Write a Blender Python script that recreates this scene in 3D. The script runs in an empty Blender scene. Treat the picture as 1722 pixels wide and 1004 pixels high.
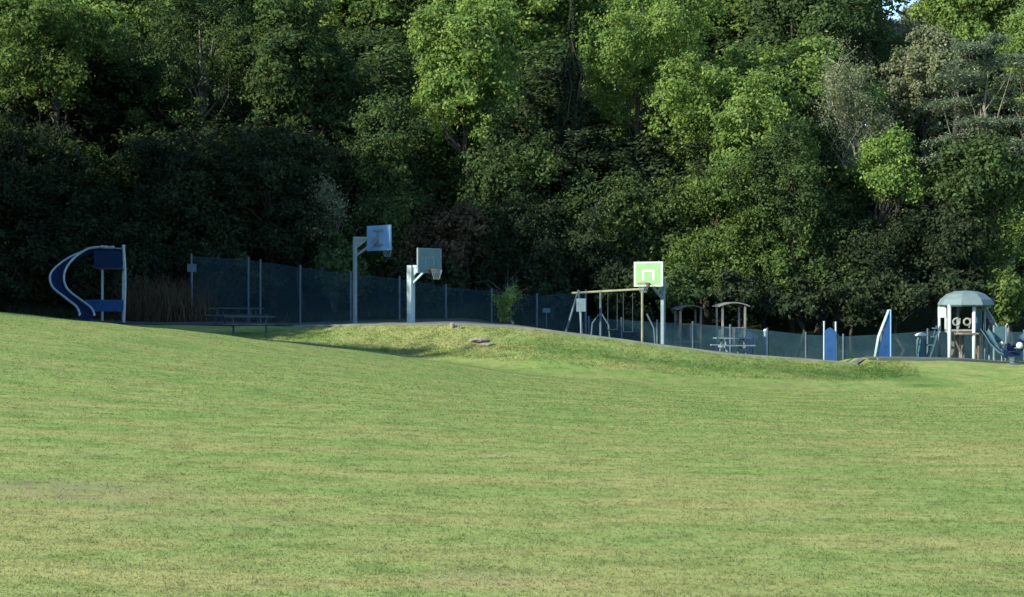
import bpy, math
import numpy as np
from mathutils import Vector, Matrix

# ------------------------------------------------------------------ camera, world, sun, exposure
sc = bpy.context.scene
F = 3213.0                                   # focal length in photo pixels (1722 wide)
CAMZ = 1.6
cam_d = bpy.data.cameras.new("camera"); cam = bpy.data.objects.new("camera", cam_d)
sc.collection.objects.link(cam); sc.camera = cam
cam.location = (0, 0, CAMZ); cam.rotation_euler = (math.radians(90), 0, 0)
cam_d.sensor_width = 36.0; cam_d.lens = F / 1722 * 36.0
cam_d.clip_start = 0.1; cam_d.clip_end = 3000

SUN_EL = math.radians(25)
TO_SUN = Vector((-0.85 * math.cos(SUN_EL), -0.527 * math.cos(SUN_EL), math.sin(SUN_EL)))
world = bpy.data.worlds.new("World"); sc.world = world; world.use_nodes = True
wn = world.node_tree.nodes; wl = world.node_tree.links
sky = wn.new("ShaderNodeTexSky"); sky.sky_type = 'NISHITA'; sky.sun_disc = False
sky.sun_elevation = SUN_EL; sky.sun_rotation = math.atan2(TO_SUN.x, TO_SUN.y)
sky.altitude = 100; sky.air_density = 0.6; sky.dust_density = 0.0; sky.ozone_density = 2.0
bg = wn["Background"]; bg.inputs[1].default_value = 0.15
wl.new(sky.outputs[0], bg.inputs[0])

sun_d = bpy.data.lights.new("sun", 'SUN'); sun_d.energy = 3.9; sun_d.angle = math.radians(0.55)
sun_d.color = (1.0, 0.93, 0.80)
sun = bpy.data.objects.new("sun", sun_d); sc.collection.objects.link(sun)
sun.rotation_euler = (-TO_SUN).to_track_quat('-Z', 'Y').to_euler(); sun.location = (-40, -20, 40)

sc.view_settings.view_transform = 'Standard'; sc.view_settings.look = 'None'
sc.view_settings.gamma = 1.0; sc.view_settings.exposure = 1.42
sc.render.engine = 'CYCLES'
sc.cycles.max_bounces = 6; sc.cycles.transparent_max_bounces = 8
sc.cycles.use_denoising = True
sc.render.filter_size = 2.9

C = sc.collection
RNG = np.random.default_rng(7)

# ------------------------------------------------------------------ helpers
def X(px, d): return (px - 861.0) / F * d
def Z(py, d): return CAMZ - (py - 502.0) / F * d
def P(px, py, d): return Vector((X(px, d), d, Z(py, d)))

def tag(o, label=None, cat=None, group=None, kind=None):
    if label: o["label"] = label
    if cat: o["category"] = cat
    if group: o["group"] = group
    if kind: o["kind"] = kind
    return o

def thing(name, label, cat, loc=(0, 0, 0), rz=0.0, group=None):
    o = bpy.data.objects.new(name, None); C.objects.link(o)
    o.empty_display_size = 0.2
    o.location = loc; o.rotation_euler = (0, 0, rz)
    return tag(o, label, cat, group)

class MB:
    def __init__(s): s.v = []; s.f = []
    def quad(s, a, b, c, d):
        n = len(s.v); s.v += [tuple(a), tuple(b), tuple(c), tuple(d)]; s.f.append((n, n+1, n+2, n+3)); return s
    def box(s, c, size, m=None):
        n = len(s.v); hx, hy, hz = size[0]/2, size[1]/2, size[2]/2
        for z in (-hz, hz):
            for (x, y) in ((-hx, -hy), (hx, -hy), (hx, hy), (-hx, hy)):
                p = Vector((x, y, z))
                if m is not None: p = m @ p
                s.v.append(tuple(p + Vector(c)))
        s.f += [(n+3, n+2, n+1, n), (n+4, n+5, n+6, n+7)] + [(n+i, n+(i+1) % 4, n+4+(i+1) % 4, n+4+i) for i in range(4)]
        return s
    def bar(s, a, b, w, h=None):                 # box beam from a to b
        a, b = Vector(a), Vector(b); h = h or w
        d = b - a; L = d.length; q = d.to_track_quat('Z', 'Y').to_matrix()
        return s.box((a + b) / 2, (w, h, L), q)
    def tube(s, pts, rad, n=8, caps=True):
        pts = [Vector(p) for p in pts]; k = len(pts)
        if not hasattr(rad, '__len__'): rad = [rad] * k
        base = len(s.v); up = None
        for i, p in enumerate(pts):
            t = (pts[min(i+1, k-1)] - pts[max(i-1, 0)]).normalized()
            if up is None:
                up = t.orthogonal().normalized()
            else:
                up = (up - t * up.dot(t)); up = up.normalized() if up.length > 1e-6 else t.orthogonal().normalized()
            w = t.cross(up)
            for j in range(n):
                a = 2 * math.pi * j / n
                s.v.append(tuple(p + (up * math.cos(a) + w * math.sin(a)) * rad[i]))
        for i in range(k - 1):
            for j in range(n):
                s.f.append((base+i*n+j, base+i*n+(j+1) % n, base+(i+1)*n+(j+1) % n, base+(i+1)*n+j))
        if caps:
            s.f.append(tuple(base + j for j in reversed(range(n)))); s.f.append(tuple(base+(k-1)*n+j for j in range(n)))
        return s
    def lathe(s, prof, c=(0, 0, 0), n=16, a0=0.0):
        base = len(s.v); k = len(prof)
        for (r, z) in prof:
            for j in range(n):
                a = a0 + 2 * math.pi * j / n
                s.v.append((c[0] + r*math.cos(a), c[1] + r*math.sin(a), c[2] + z))
        for i in range(k - 1):
            for j in range(n):
                s.f.append((base+i*n+j, base+i*n+(j+1) % n, base+(i+1)*n+(j+1) % n, base+(i+1)*n+j))
        s.f.append(tuple(base + j for j in reversed(range(n)))); s.f.append(tuple(base+(k-1)*n+j for j in range(n)))
        return s
    def prism(s, poly, axis_a, axis_b, origin, thick):      # polygon in a plane, extruded along its normal both ways
        A, B, O = Vector(axis_a), Vector(axis_b), Vector(origin); N = A.cross(B).normalized() * thick / 2
        n = len(s.v); k = len(poly)
        for sg in (-1, 1):
            for (u, w) in poly: s.v.append(tuple(O + A*u + B*w + N*sg))
        s.f.append(tuple(n + i for i in reversed(range(k)))); s.f.append(tuple(n+k+i for i in range(k)))
        s.f += [(n+i, n+(i+1) % k, n+k+(i+1) % k, n+k+i) for i in range(k)]
        return s
    def ring(s, c, R, r, u, w, n=20, m=6, a0=0, a1=2*math.pi):
        u, w = Vector(u), Vector(w); c = Vector(c)
        full = abs(a1 - a0 - 2*math.pi) < 1e-6
        pts = [c + u*R*math.cos(a0+(a1-a0)*i/n) + w*R*math.sin(a0+(a1-a0)*i/n) for i in range(n+1)]
        return s.tube(pts, r, m, caps=not full)
    def build(s, name, mat, parent=None, smooth=False):
        me = bpy.data.meshes.new(name); me.from_pydata(s.v, [], s.f); me.update()
        if smooth: me.polygons.foreach_set('use_smooth', [True]*len(me.polygons))
        me.materials.append(M[mat] if isinstance(mat, str) else mat)
        o = bpy.data.objects.new(name, me); C.objects.link(o)
        if parent: o.parent = parent
        return o

def np_mesh(name, V, quads=None, tris=None):
    me = bpy.data.meshes.new(name)
    me.vertices.add(len(V)); me.vertices.foreach_set('co', np.ascontiguousarray(V, dtype=np.float32).ravel())
    if quads is not None: idx, k = quads, 4
    else: idx, k = tris, 3
    n = len(idx)
    me.loops.add(n*k); me.loops.foreach_set('vertex_index', np.ascontiguousarray(idx, dtype=np.int32).ravel())
    me.polygons.add(n); me.polygons.foreach_set('loop_start', np.arange(0, n*k, k, dtype=np.int32))
    me.update(calc_edges=True)
    return me

# ------------------------------------------------------------------ materials
M = {}
def new_mat(name):
    m = bpy.data.materials.new(name); m.use_nodes = True; M[name] = m
    return m, m.node_tree.nodes, m.node_tree.links, m.node_tree.nodes['Principled BSDF']

def noise(n, l, scale, detail=3, vec=None, rough=0.55):
    t = n.new('ShaderNodeTexNoise'); t.inputs['Scale'].default_value = scale; t.inputs['Detail'].default_value = detail
    t.inputs['Roughness'].default_value = rough
    if vec is None:
        tc = n.new('ShaderNodeTexCoord'); vec = tc.outputs['Object']
    l.new(vec, t.inputs['Vector']); return t
def ramp(n, l, fac, stops):
    r = n.new('ShaderNodeValToRGB'); e = r.color_ramp.elements
    while len(e) < len(stops): e.new(0.5)
    for i, (p, c) in enumerate(stops): e[i].position = p; e[i].color = (*c, 1)
    l.new(fac, r.inputs[0]); return r
def mix(n, l, fac, a, b, kind='MIX'):
    m = n.new('ShaderNodeMix'); m.data_type = 'RGBA'; m.blend_type = kind
    for sock, v in ((m.inputs[0], fac), (m.inputs[6], a), (m.inputs[7], b)):
        if isinstance(v, (int, float)): sock.default_value = v
        elif isinstance(v, tuple): sock.default_value = (*v, 1)
        else: l.new(v, sock)
    return m.outputs[2]

def paint(name, col, rough=0.5, var=0.25, scale=6, metallic=0.0, bump=0.15):
    m, n, l, b = new_mat(name)
    t = noise(n, l, scale, 5); t2 = noise(n, l, scale*7, 2)
    dark = tuple(c*(1-var) for c in col); lite = tuple(min(1, c*(1+var*0.6)) for c in col)
    r = ramp(n, l, t.outputs[0], [(0.3, dark), (0.7, lite)])
    l.new(r.outputs[0], b.inputs['Base Color']); b.inputs['Roughness'].default_value = rough; b.inputs['Metallic'].default_value = metallic; b.inputs['Specular IOR Level'].default_value = 0.15
    bp = n.new('ShaderNodeBump'); bp.inputs['Strength'].default_value = bump; bp.inputs['Distance'].default_value = 0.01
    l.new(t2.outputs[0], bp.inputs['Height']); l.new(bp.outputs[0], b.inputs['Normal'])
    return m

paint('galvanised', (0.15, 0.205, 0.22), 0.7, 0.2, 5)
paint('pale_paint', (0.33, 0.42, 0.41), 0.5, 0.15, 4)
paint('white_paint', (0.48, 0.54, 0.49), 0.5, 0.12, 4)
paint('blue_paint', (0.016, 0.062, 0.16), 0.8, 0.25, 3)
paint('navy_paint', (0.007, 0.02, 0.055), 0.85, 0.2, 3)
paint('board_blue', (0.16, 0.3, 0.45), 0.75, 0.12, 3)
paint('board_teal', (0.1, 0.175, 0.17), 0.8, 0.15, 3)
paint('board_green', (0.165, 0.29, 0.135), 0.45, 0.08, 3)
paint('fence_wire', (0.032, 0.08, 0.098), 0.8, 0.2, 2)
paint('post_grey', (0.085, 0.125, 0.14), 0.7, 0.25, 4)
paint('fence_wire_pale', (0.032, 0.08, 0.1), 0.8, 0.2, 2)
paint('yellow_paint', (0.22, 0.23, 0.13), 0.7, 0.2, 4)
paint('teal_paint', (0.05, 0.105, 0.12), 0.8, 0.2, 4)
paint('roof_green', (0.125, 0.175, 0.175), 0.55, 0.12, 3)
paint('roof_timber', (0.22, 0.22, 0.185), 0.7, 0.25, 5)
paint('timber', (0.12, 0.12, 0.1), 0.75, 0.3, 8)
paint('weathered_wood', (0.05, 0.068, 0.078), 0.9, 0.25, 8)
paint('brown_wood', (0.17, 0.14, 0.09), 0.75, 0.3, 8)
paint('dark_rubber', (0.02, 0.025, 0.03), 0.6, 0.2, 8)
paint('rim_orange', (0.25, 0.07, 0.03), 0.5, 0.2, 8)
paint('concrete', (0.15, 0.17, 0.12), 0.85, 0.2, 2)
paint('tarmac', (0.12, 0.125, 0.11), 0.9, 0.25, 2)
paint('play_tarmac', (0.07, 0.075, 0.075), 0.9, 0.25, 1.5)
paint('stone', (0.21, 0.2, 0.14), 0.9, 0.35, 5, bump=0.5)
paint('bark_dark', (0.045, 0.042, 0.034), 0.9, 0.35, 3, bump=0.4)
paint('bark_grey', (0.15, 0.14, 0.11), 0.9, 0.35, 3, bump=0.4)
paint('bark_pale', (0.32, 0.31, 0.25), 0.9, 0.3, 3, bump=0.4)

def leaf_mat(name, c_dark, c_lite, trans=0.3, hue=0.25):
    m, n, l, b = new_mat(name)
    geo = n.new('ShaderNodeNewGeometry')
    t = noise(n, l, 0.55, 2)
    r = ramp(n, l, t.outputs[0], [(0.32, c_dark), (0.68, c_lite)])
    r2 = ramp(n, l, geo.outputs['Random Per Island'], [(0.0, (0.62, 0.66, 0.6)), (0.75, (1.1, 1.05, 1.0)), (1.0, (1.5, 1.25, 1.1))])
    t3 = noise(n, l, 1.7, 2); r3 = ramp(n, l, t3.outputs[0], [(0.3, (0.68, 0.72, 0.72)), (0.7, (1.25, 1.22, 1.25))])
    col = mix(n, l, 1.0, mix(n, l, 1.0, r.outputs[0], r3.outputs[0], 'MULTIPLY'), r2.outputs[0], 'MULTIPLY')
    dif = n.new('ShaderNodeBsdfDiffuse'); l.new(col, dif.inputs[0])
    tr = n.new('ShaderNodeBsdfTranslucent'); l.new(mix(n, l, 1.0, col, (1.12, 1.1, 0.75), 'MULTIPLY'), tr.inputs[0])
    gl = n.new('ShaderNodeBsdfGlossy'); gl.inputs['Roughness'].default_value = 0.45; gl.inputs[0].default_value = (0.9, 1, 0.9, 1)
    m1 = n.new('ShaderNodeMixShader'); m1.inputs[0].default_value = trans; l.new(dif.outputs[0], m1.inputs[1]); l.new(tr.outputs[0], m1.inputs[2])
    m2 = n.new('ShaderNodeMixShader'); m2.inputs[0].default_value = 0.0; l.new(m1.outputs[0], m2.inputs[1]); l.new(gl.outputs[0], m2.inputs[2])
    l.new(m2.outputs[0], n['Material Output'].inputs[0])
leaf_mat('leaf_dark', (0.028, 0.043, 0.026), (0.048, 0.073, 0.036), 0.35)  # dark foliage; its tone also stands in for shade low in the wood
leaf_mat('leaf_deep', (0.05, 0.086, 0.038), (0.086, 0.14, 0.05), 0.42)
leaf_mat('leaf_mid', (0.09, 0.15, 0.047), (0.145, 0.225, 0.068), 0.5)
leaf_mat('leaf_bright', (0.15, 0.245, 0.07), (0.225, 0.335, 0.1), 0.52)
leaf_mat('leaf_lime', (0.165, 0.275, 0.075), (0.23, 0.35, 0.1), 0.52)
leaf_mat('leaf_grey', (0.15, 0.185, 0.11), (0.22, 0.26, 0.155), 0.45)
leaf_mat('leaf_cedar', (0.115, 0.168, 0.115), (0.19, 0.25, 0.165), 0.3)
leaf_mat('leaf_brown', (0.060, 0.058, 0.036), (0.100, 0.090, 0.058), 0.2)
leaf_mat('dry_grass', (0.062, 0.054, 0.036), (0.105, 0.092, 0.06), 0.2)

def ground_nodes(name, blades=False):
    m, n, l, b = new_mat(name)
    tc = n.new('ShaderNodeTexCoord').outputs['Object']
    mp = n.new('ShaderNodeMapping'); mp.inputs['Scale'].default_value = (1, 1, 0); l.new(tc, mp.inputs[0]); v = mp.outputs[0]
    def att(a):
        x = n.new('ShaderNodeAttribute'); x.attribute_name = a; return x.outputs['Fac']
    big = noise(n, l, 0.16, 4, v, 0.6); mp2 = n.new('ShaderNodeMapping'); mp2.inputs['Scale'].default_value = (0.42, 1.0, 0); l.new(tc, mp2.inputs[0]); med = noise(n, l, 0.8, 5, mp2.outputs[0], 0.65); fine = noise(n, l, 5.0, 4, v, 0.7); tiny = noise(n, l, 30, 2, v, 0.7)
    green = ramp(n, l, big.outputs[0], [(0.3, (0.166, 0.262, 0.073)), (0.7, (0.205, 0.282, 0.087))]).outputs[0]
    f1 = ramp(n, l, med.outputs[0], [(0.42, (0, 0, 0)), (0.60, (1, 1, 1))]).outputs[0]
    col = mix(n, l, 0.0, green, (0.292, 0.296, 0.114))
    mm = col.node
    ad = n.new('ShaderNodeMath'); ad.operation = 'MULTIPLY'; l.new(f1, ad.inputs[0]); ad.inputs[1].default_value = 0.72
    ad2 = n.new('ShaderNodeMath'); ad2.operation = 'ADD'; l.new(ad.outputs[0], ad2.inputs[0])
    dm = n.new('ShaderNodeMath'); dm.operation = 'MULTIPLY_ADD'; l.new(fine.outputs[0], dm.inputs[0]); dm.inputs[1].default_value = 0.9; dm.inputs[2].default_value = 0.55
    dm2 = n.new('ShaderNodeMath'); dm2.operation = 'MULTIPLY'; l.new(dm.outputs[0], dm2.inputs[0]); l.new(att('dry'), dm2.inputs[1])
    l.new(dm2.outputs[0], ad2.inputs[1]); ad2.use_clamp = True
    l.new(ad2.outputs[0], mm.inputs[0])
    lush = mix(n, l, 0.0, col, (0.088, 0.165, 0.042)); l.new(att('lush'), lush.node.inputs[0])
    bare = mix(n, l, 0.0, lush, (0.205, 0.185, 0.118)); 
    bm = n.new('ShaderNodeMath'); bm.operation = 'MULTIPLY'; l.new(att('bare'), bm.inputs[0])
    l.new(ramp(n, l, fine.outputs[0], [(0.40, (0.0, 0.0, 0.0)), (0.58, (1, 1, 1))]).outputs[0], bm.inputs[1]); l.new(bm.outputs[0], bare.node.inputs[0])
    fv = ramp(n, l, fine.outputs[0], [(0.32, (0.88, 0.89, 0.86)), (0.68, (1.10, 1.09, 1.06))]).outputs[0]
    coarse = noise(n, l, 1.9, 4, v, 0.6)
    cv = ramp(n, l, coarse.outputs[0], [(0.34, (0.76, 0.79, 0.76)), (0.5, (1.0, 1.0, 1.0)), (0.68, (1.12, 1.10, 1.12))]).outputs[0]
    out = mix(n, l, 1.0, mix(n, l, 1.0, bare, fv, 'MULTIPLY'), cv, 'MULTIPLY')
    if blades:
        geo = n.new('ShaderNodeNewGeometry')
        rv = ramp(n, l, geo.outputs['Random Per Island'], [(0, (0.98, 0.98, 0.95)), (0.8, (1.1, 1.1, 1.06)), (1, (1.22, 1.2, 1.16))]).outputs[0]
        out = mix(n, l, 1.0, out, rv, 'MULTIPLY')
        dif = n.new('ShaderNodeBsdfDiffuse'); l.new(out, dif.inputs[0])
        tr = n.new('ShaderNodeBsdfTranslucent'); l.new(out, tr.inputs[0])
        ms = n.new('ShaderNodeMixShader'); ms.inputs[0].default_value = 0.68
        l.new(dif.outputs[0], ms.inputs[1]); l.new(tr.outputs[0], ms.inputs[2]); l.new(ms.outputs[0], n['Material Output'].inputs[0])
    else:
        tv = ramp(n, l, tiny.outputs[0], [(0.3, (0.9, 0.9, 0.89)), (0.7, (1.07, 1.07, 1.06))]).outputs[0]
        out = mix(n, l, 1.0, out, tv, 'MULTIPLY')
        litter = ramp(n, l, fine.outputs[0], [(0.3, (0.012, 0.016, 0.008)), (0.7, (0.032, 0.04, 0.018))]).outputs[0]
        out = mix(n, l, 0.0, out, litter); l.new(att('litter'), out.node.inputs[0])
        l.new(out, b.inputs['Base Color']); b.inputs['Roughness'].default_value = 1.0; b.inputs['Specular IOR Level'].default_value = 0.0
        ht = n.new('ShaderNodeMath'); ht.operation = 'ADD'; l.new(fine.outputs[0], ht.inputs[0]); l.new(tiny.outputs[0], ht.inputs[1])
        bp = n.new('ShaderNodeBump'); bp.inputs['Strength'].default_value = 0.35; bp.inputs['Distance'].default_value = 0.05
        l.new(ht.outputs[0], bp.inputs['Height']); l.new(bp.outputs[0], b.inputs['Normal'])
ground_nodes('lawn'); ground_nodes('lawn_blades', True)

# ------------------------------------------------------------------ terrain
def line(tab, zmode='py'):
    xs = [X(p, d) for (p, _, d) in tab]; ys = [d for (_, _, d) in tab]
    zs = [Z(v, d) if zmode == 'py' else v for (_, v, d) in tab]
    return np.array(xs), np.array(ys), np.array(zs)
L2 = line([(-600, 470, 62), (0, 523, 65.0), (140, 539, 66.4), (300, 553, 68.3), (470, 573, 71.0), (680, 599, 73.5), (900, 630, 71),
           (1100, 648, 70), (1300, 657, 70), (1500, 657, 71), (1600, 648, 73), (1722, 634, 76), (2200, 620, 78)])
L3 = line([(-600, 1.4, 68), (0, 0.60, 70), (140, 0.36, 71.3), (300, 0.02, 73), (430, -0.14, 75), (520, -0.18, 74.6), (680, -0.52, 75.0), (900, -0.42, 74),
           (1100, -0.93, 73.5), (1300, -1.28, 73.6), (1440, -1.42, 74.5), (1470, -1.32, 75), (1600, -1.25, 76.5), (1722, -1.25, 79), (2200, -1.3, 81)], 'z')
L4 = line([(-600, 1.2, 78), (0, 0.60, 79), (208, 0.50, 79.5), (330, 0.46, 79.5), (420, 0.42, 79.5), (470, 0.43, 78), (600, 0.54, 77), (760, 0.62, 77), (860, 0.47, 77),
           (1000, 0.06, 77), (1115, -0.32, 77), (1250, -0.70, 77), (1445, -1.06, 77), (1455, -0.78, 77.5), (1600, -0.93, 79), (1722, -1.10, 81), (2200, -1.3, 82)], 'z')
L5 = (np.delete(L4[0], [12, 13]), None, np.delete(L4[2], [12, 13])-0.12)
def lz(L, x): return np.interp(x, L[0], L[2])
def ly(L, x): return np.interp(x, L[0], L[1])
def H_raw(x, y):
    y2, z2, y3, z3, y4, z4 = ly(L2, x), lz(L2, x), ly(L3, x), lz(L3, x), ly(L4, x), lz(L4, x); z5 = lz(L5, x); dr = np.interp(x, [-2, 6, 20], [0, .50, .58])
    ks = [(-40.0+0*x, 0*x), (0*x, 0*x), (y2*0.35, z2*0.30), (y2*0.72, z2*0.70), (y2, z2), (y3, z3), (y4, z4), (y4+1.7, np.minimum(z4, z5+.12)), (y4+10, z5+0.15-dr), (y4+16, z5+0.5-dr), (y4+26, z5+3.0), (y4+60, z5+12), (y4+125, z5+24), (y4+400, z5+30)]
    out = np.full(x.shape, 0.0)
    out = np.where(y < ks[0][0], ks[0][1], out)
    for (ya, za), (yb, zb) in zip(ks[:-1], ks[1:]):
        t = (y - ya) / (yb - ya)
        out = np.where((y >= ya) & (y < yb), za + (zb - za)*t, out)
    out = np.where(y >= ks[-1][0], ks[-1][1], out)
    return out
gx = np.concatenate([np.linspace(-500, -40, 24)[:-1], np.arange(-40, 40.01, 0.4), np.linspace(40, 500, 24)[1:]])
gy = np.concatenate([np.linspace(-300, 0, 12)[:-1], np.arange(0, 60, 0.8), np.arange(60, 92, 0.3), np.arange(92, 160, 2.0), np.linspace(160, 700, 20)])
GX, GY = np.meshgrid(gx, gy)
GZ = H_raw(GX, GY)
for _ in range(3):                                                  # soften the breaks along the slope
    GZ[1:-1] = 0.25*GZ[:-2] + 0.5*GZ[1:-1] + 0.25*GZ[2:]
_n = np.sin(GX*0.9+GY*0.37)*np.sin(GY*0.7-GX*0.21)*0.02 + np.sin(GX*2.1+1.3*np.sin(GY*1.7))*0.012
GZ += _n * np.clip((GY-15)/20, 0, 1)
def H(x, y):
    x = np.asarray(x, float); y = np.asarray(y, float)
    i = np.clip(np.searchsorted(gx, x)-1, 0, len(gx)-2); j = np.clip(np.searchsorted(gy, y)-1, 0, len(gy)-2)
    tx = np.clip((x-gx[i])/(gx[i+1]-gx[i]), 0, 1); ty = np.clip((y-gy[j])/(gy[j+1]-gy[j]), 0, 1)
    return (GZ[j, i]*(1-tx)+GZ[j, i+1]*tx)*(1-ty) + (GZ[j+1, i]*(1-tx)+GZ[j+1, i+1]*tx)*ty
def h(x, y): return float(H(x, y))
def G(px, d, dz=0.0): x = X(px, d); return Vector((x, d, h(x, d)+dz))
def gp(px, py, lo=4.0, hi=85.0):                                     # where the sight line of a photo pixel meets the ground
    d = np.linspace(lo, hi, 2500); x = X(px, d); zz = CAMZ - (py-502)/F*d
    k = np.argmax(zz <= H(x, d)); return float(x[k]), float(d[k])

def blob(x, y, cx, cy, rx, ry, rot=0.0):
    c, s = math.cos(rot), math.sin(rot); u = (x-cx)*c+(y-cy)*s; w = -(x-cx)*s+(y-cy)*c
    return np.exp(-((u/rx)**2+(w/ry)**2))
DRY = []; BARE = []; LUSH = []
for (px, py, rx, ry, a) in [(700, 572, 3.4, 1.3, .75), (600, 566, 1.8, .9, .5), (800, 590, 2.2, 1.2, .6), (1000, 628, 4.0, 1.0, .25), (1150, 640, 3.5, .9, .3),
                            (90, 900, 1.8, 2.2, .5), (330, 960, 1.8, 1.5, .5), (760, 965, 1.8, 1.2, .45), (1690, 760, 3, 7, .5), (1500, 850, 1.5, 3, .3), (760, 762, 2.2, .5, .75), (1040, 808, 1.6, .45, .6), (1180, 842, 1.3, .35, .6)]:
    DRY.append((*gp(px, py), rx, ry, a))
for (px, py, rx, ry, a) in [(60, 818, 1.1, .55, 1.0), (150, 838, 0.8, .4, .9), (330, 880, .75, .32, .95), (210, 855, .5, .3, .6), (830, 968, .38, .16, 1.0), (930, 985, .35, .14, .9), (775, 975, .22, .2, .7), (1330, 650, 1.2, .4, .5), (810, 576, .9, .5, .5)]:
    BARE.append((*gp(px, py), rx, ry, a))
for (px, py, rx, ry, a) in [(1000, 630, 5, 1.6, .45), (1200, 645, 5, 1.6, .5), (860, 618, 3.5, 1.6, .35), (680, 570, 4.5, 1.8, .3), (860, 585, 3.0, 1.5, .4), (1475, 624, 1.2, 1.3, 1.0), (1515, 636, 1.5, 1.0, 1.0), (1555, 648, 1.2, .8, .9), (1330, 622, 3.0, 1.0, .75), (1400, 630, 2.0, 1.2, .8), (950, 588, 3.0, .9, .6), (1080, 606, 3.2, .8, .65), (520, 563, .9, .8, .8), (1200, 618, 3.0, .8, .65)]:
    LUSH.append((*gp(px, py), rx, ry, a))
def masks(x, y):
    out = []
    for lst in (DRY, BARE, LUSH):
        m = np.zeros(x.shape)
        for (cx, cy, rx, ry, a) in lst: m = np.maximum(m, a*blob(x, y, cx, cy, rx, ry))
        out.append(m)
    d = np.clip((34-y)/26, 0, 1)*0.32                                # the drier turf of the near slope
    out[0] = np.maximum(out[0], d)
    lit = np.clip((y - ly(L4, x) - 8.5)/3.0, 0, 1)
    return out + [lit]
def set_masks(me, co):
    for nme, arr in zip(('dry', 'bare', 'lush', 'litter'), masks(co[:, 0], co[:, 1])):
        a = me.attributes.new(nme, 'FLOAT', 'POINT'); a.data.foreach_set('value', arr.astype(np.float32))
nX, nY = len(gx), len(gy)
V = np.stack([GX.ravel(), GY.ravel(), GZ.ravel()], 1)
ii, jj = np.meshgrid(np.arange(nX-1), np.arange(nY-1)); q = (jj*nX+ii).ravel()
me = np_mesh('ground', V, quads=np.stack([q, q+1, q+nX+1, q+nX], 1))
me.polygons.foreach_set('use_smooth', [True]*len(me.polygons))
set_masks(me, V); me.materials.append(M['lawn'])
ground = bpy.data.objects.new('ground', me); C.objects.link(ground); tag(ground, kind='structure')

def strip(name, mat, xs, fa, fb, lift, n=4):                          # a sheet following the ground between two lines
    mb = MB(); k = n+1
    for x in xs:
        for j in range(k):
            y = fa(x)+(fb(x)-fa(x))*j/n; mb.v.append((x, y, h(x, y)+lift))
    for i in range(len(xs)-1):
        for j in range(n): mb.f.append((i*k+j, (i+1)*k+j, (i+1)*k+j+1, i*k+j+1))
    o = mb.build(name, mat, smooth=True); return tag(o, kind='structure')
f4 = lambda x: float(ly(L4, x)); f2 = lambda x: float(ly(L2, x))
xa = [float(v) for v in np.arange(X(490, 77), 14.5, 0.4)]; xb = [float(v) for v in np.arange(14.4, 34, 0.4)]
strip('play_surface', 'play_tarmac', [float(v) for v in np.arange(-34, 34, 0.8)], lambda x: f4(x)+1.5, lambda x: f4(x)+9, 0.03, 10)
strip('terrace_path', 'tarmac', xa, lambda x: f4(x)+0.05, lambda x: f4(x)+1.45, 0.045)
strip('terrace_path', 'tarmac', xb, lambda x: f4(x)-0.25, lambda x: f4(x)+1.45, 0.045)
strip('lawn_path', 'concrete', [float(v) for v in np.arange(-26, X(600, 73), 0.4)], lambda x: f2(x)-0.25, lambda x: f2(x)+0.35, 0.012)
kb = MB()
for xs in (xa[:-1], xb[1:]):
    off = 0.0 if xs[0] < 0 else -0.33
    for x0, x1 in zip(xs[:-1], xs[1:]):
        a = Vector((x0, f4(x0)+off, h(x0, f4(x0)+off)+0.02)); b = Vector((x1, f4(x1)+off, h(x1, f4(x1)+off)+0.02))
        kb.bar(a, b, 0.10, 0.13)
tag(kb.build('kerb', 'concrete'), kind='structure')

# lawn grass in the foreground: blades of short turf
def lawn_grass():
    N = 130000; r = RNG
    y = 8.2*np.exp(r.random(N)*math.log(76/8.2)); x = (r.random(N)*2-1)*(0.285*y+1.5)
    keep = r.random(N) > masks(x, y)[1]*0.75
    x, y = x[keep], y[keep]; N = len(x); z = H(x, y)
    B = 3; x = np.repeat(x, B)+r.normal(0, .012, N*B); y = np.repeat(y, B)+r.normal(0, .012, N*B); z = np.repeat(z, B); n = N*B
    hgt = r.uniform(.007, .019, n)*(1+np.clip((y-20)/40, 0, .5)); w = r.uniform(.003, .006, n)*(1+np.clip((y-10)/20, 0, 2.0))
    a = r.random(n)*2*math.pi; lean = r.normal(0, .6, (n, 2))*hgt[:, None]
    p0 = np.stack([x-np.cos(a)*w, y-np.sin(a)*w, z-.004], 1); p1 = np.stack([x+np.cos(a)*w, y+np.sin(a)*w, z-.004], 1)
    p2 = np.stack([x+lean[:, 0], y+lean[:, 1], z+hgt], 1)
    V = np.stack([p0, p1, p2], 1).reshape(-1, 3)
    me = np_mesh('lawn_grass', V, tris=np.arange(n*3).reshape(-1, 3)); set_masks(me, V); me.materials.append(M['lawn_blades'])
    o = bpy.data.objects.new('lawn_grass', me); C.objects.link(o)
    tag(o, 'short patchy green and straw coloured turf of the sloping field', 'grass', kind='stuff')
lawn_grass()

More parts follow.
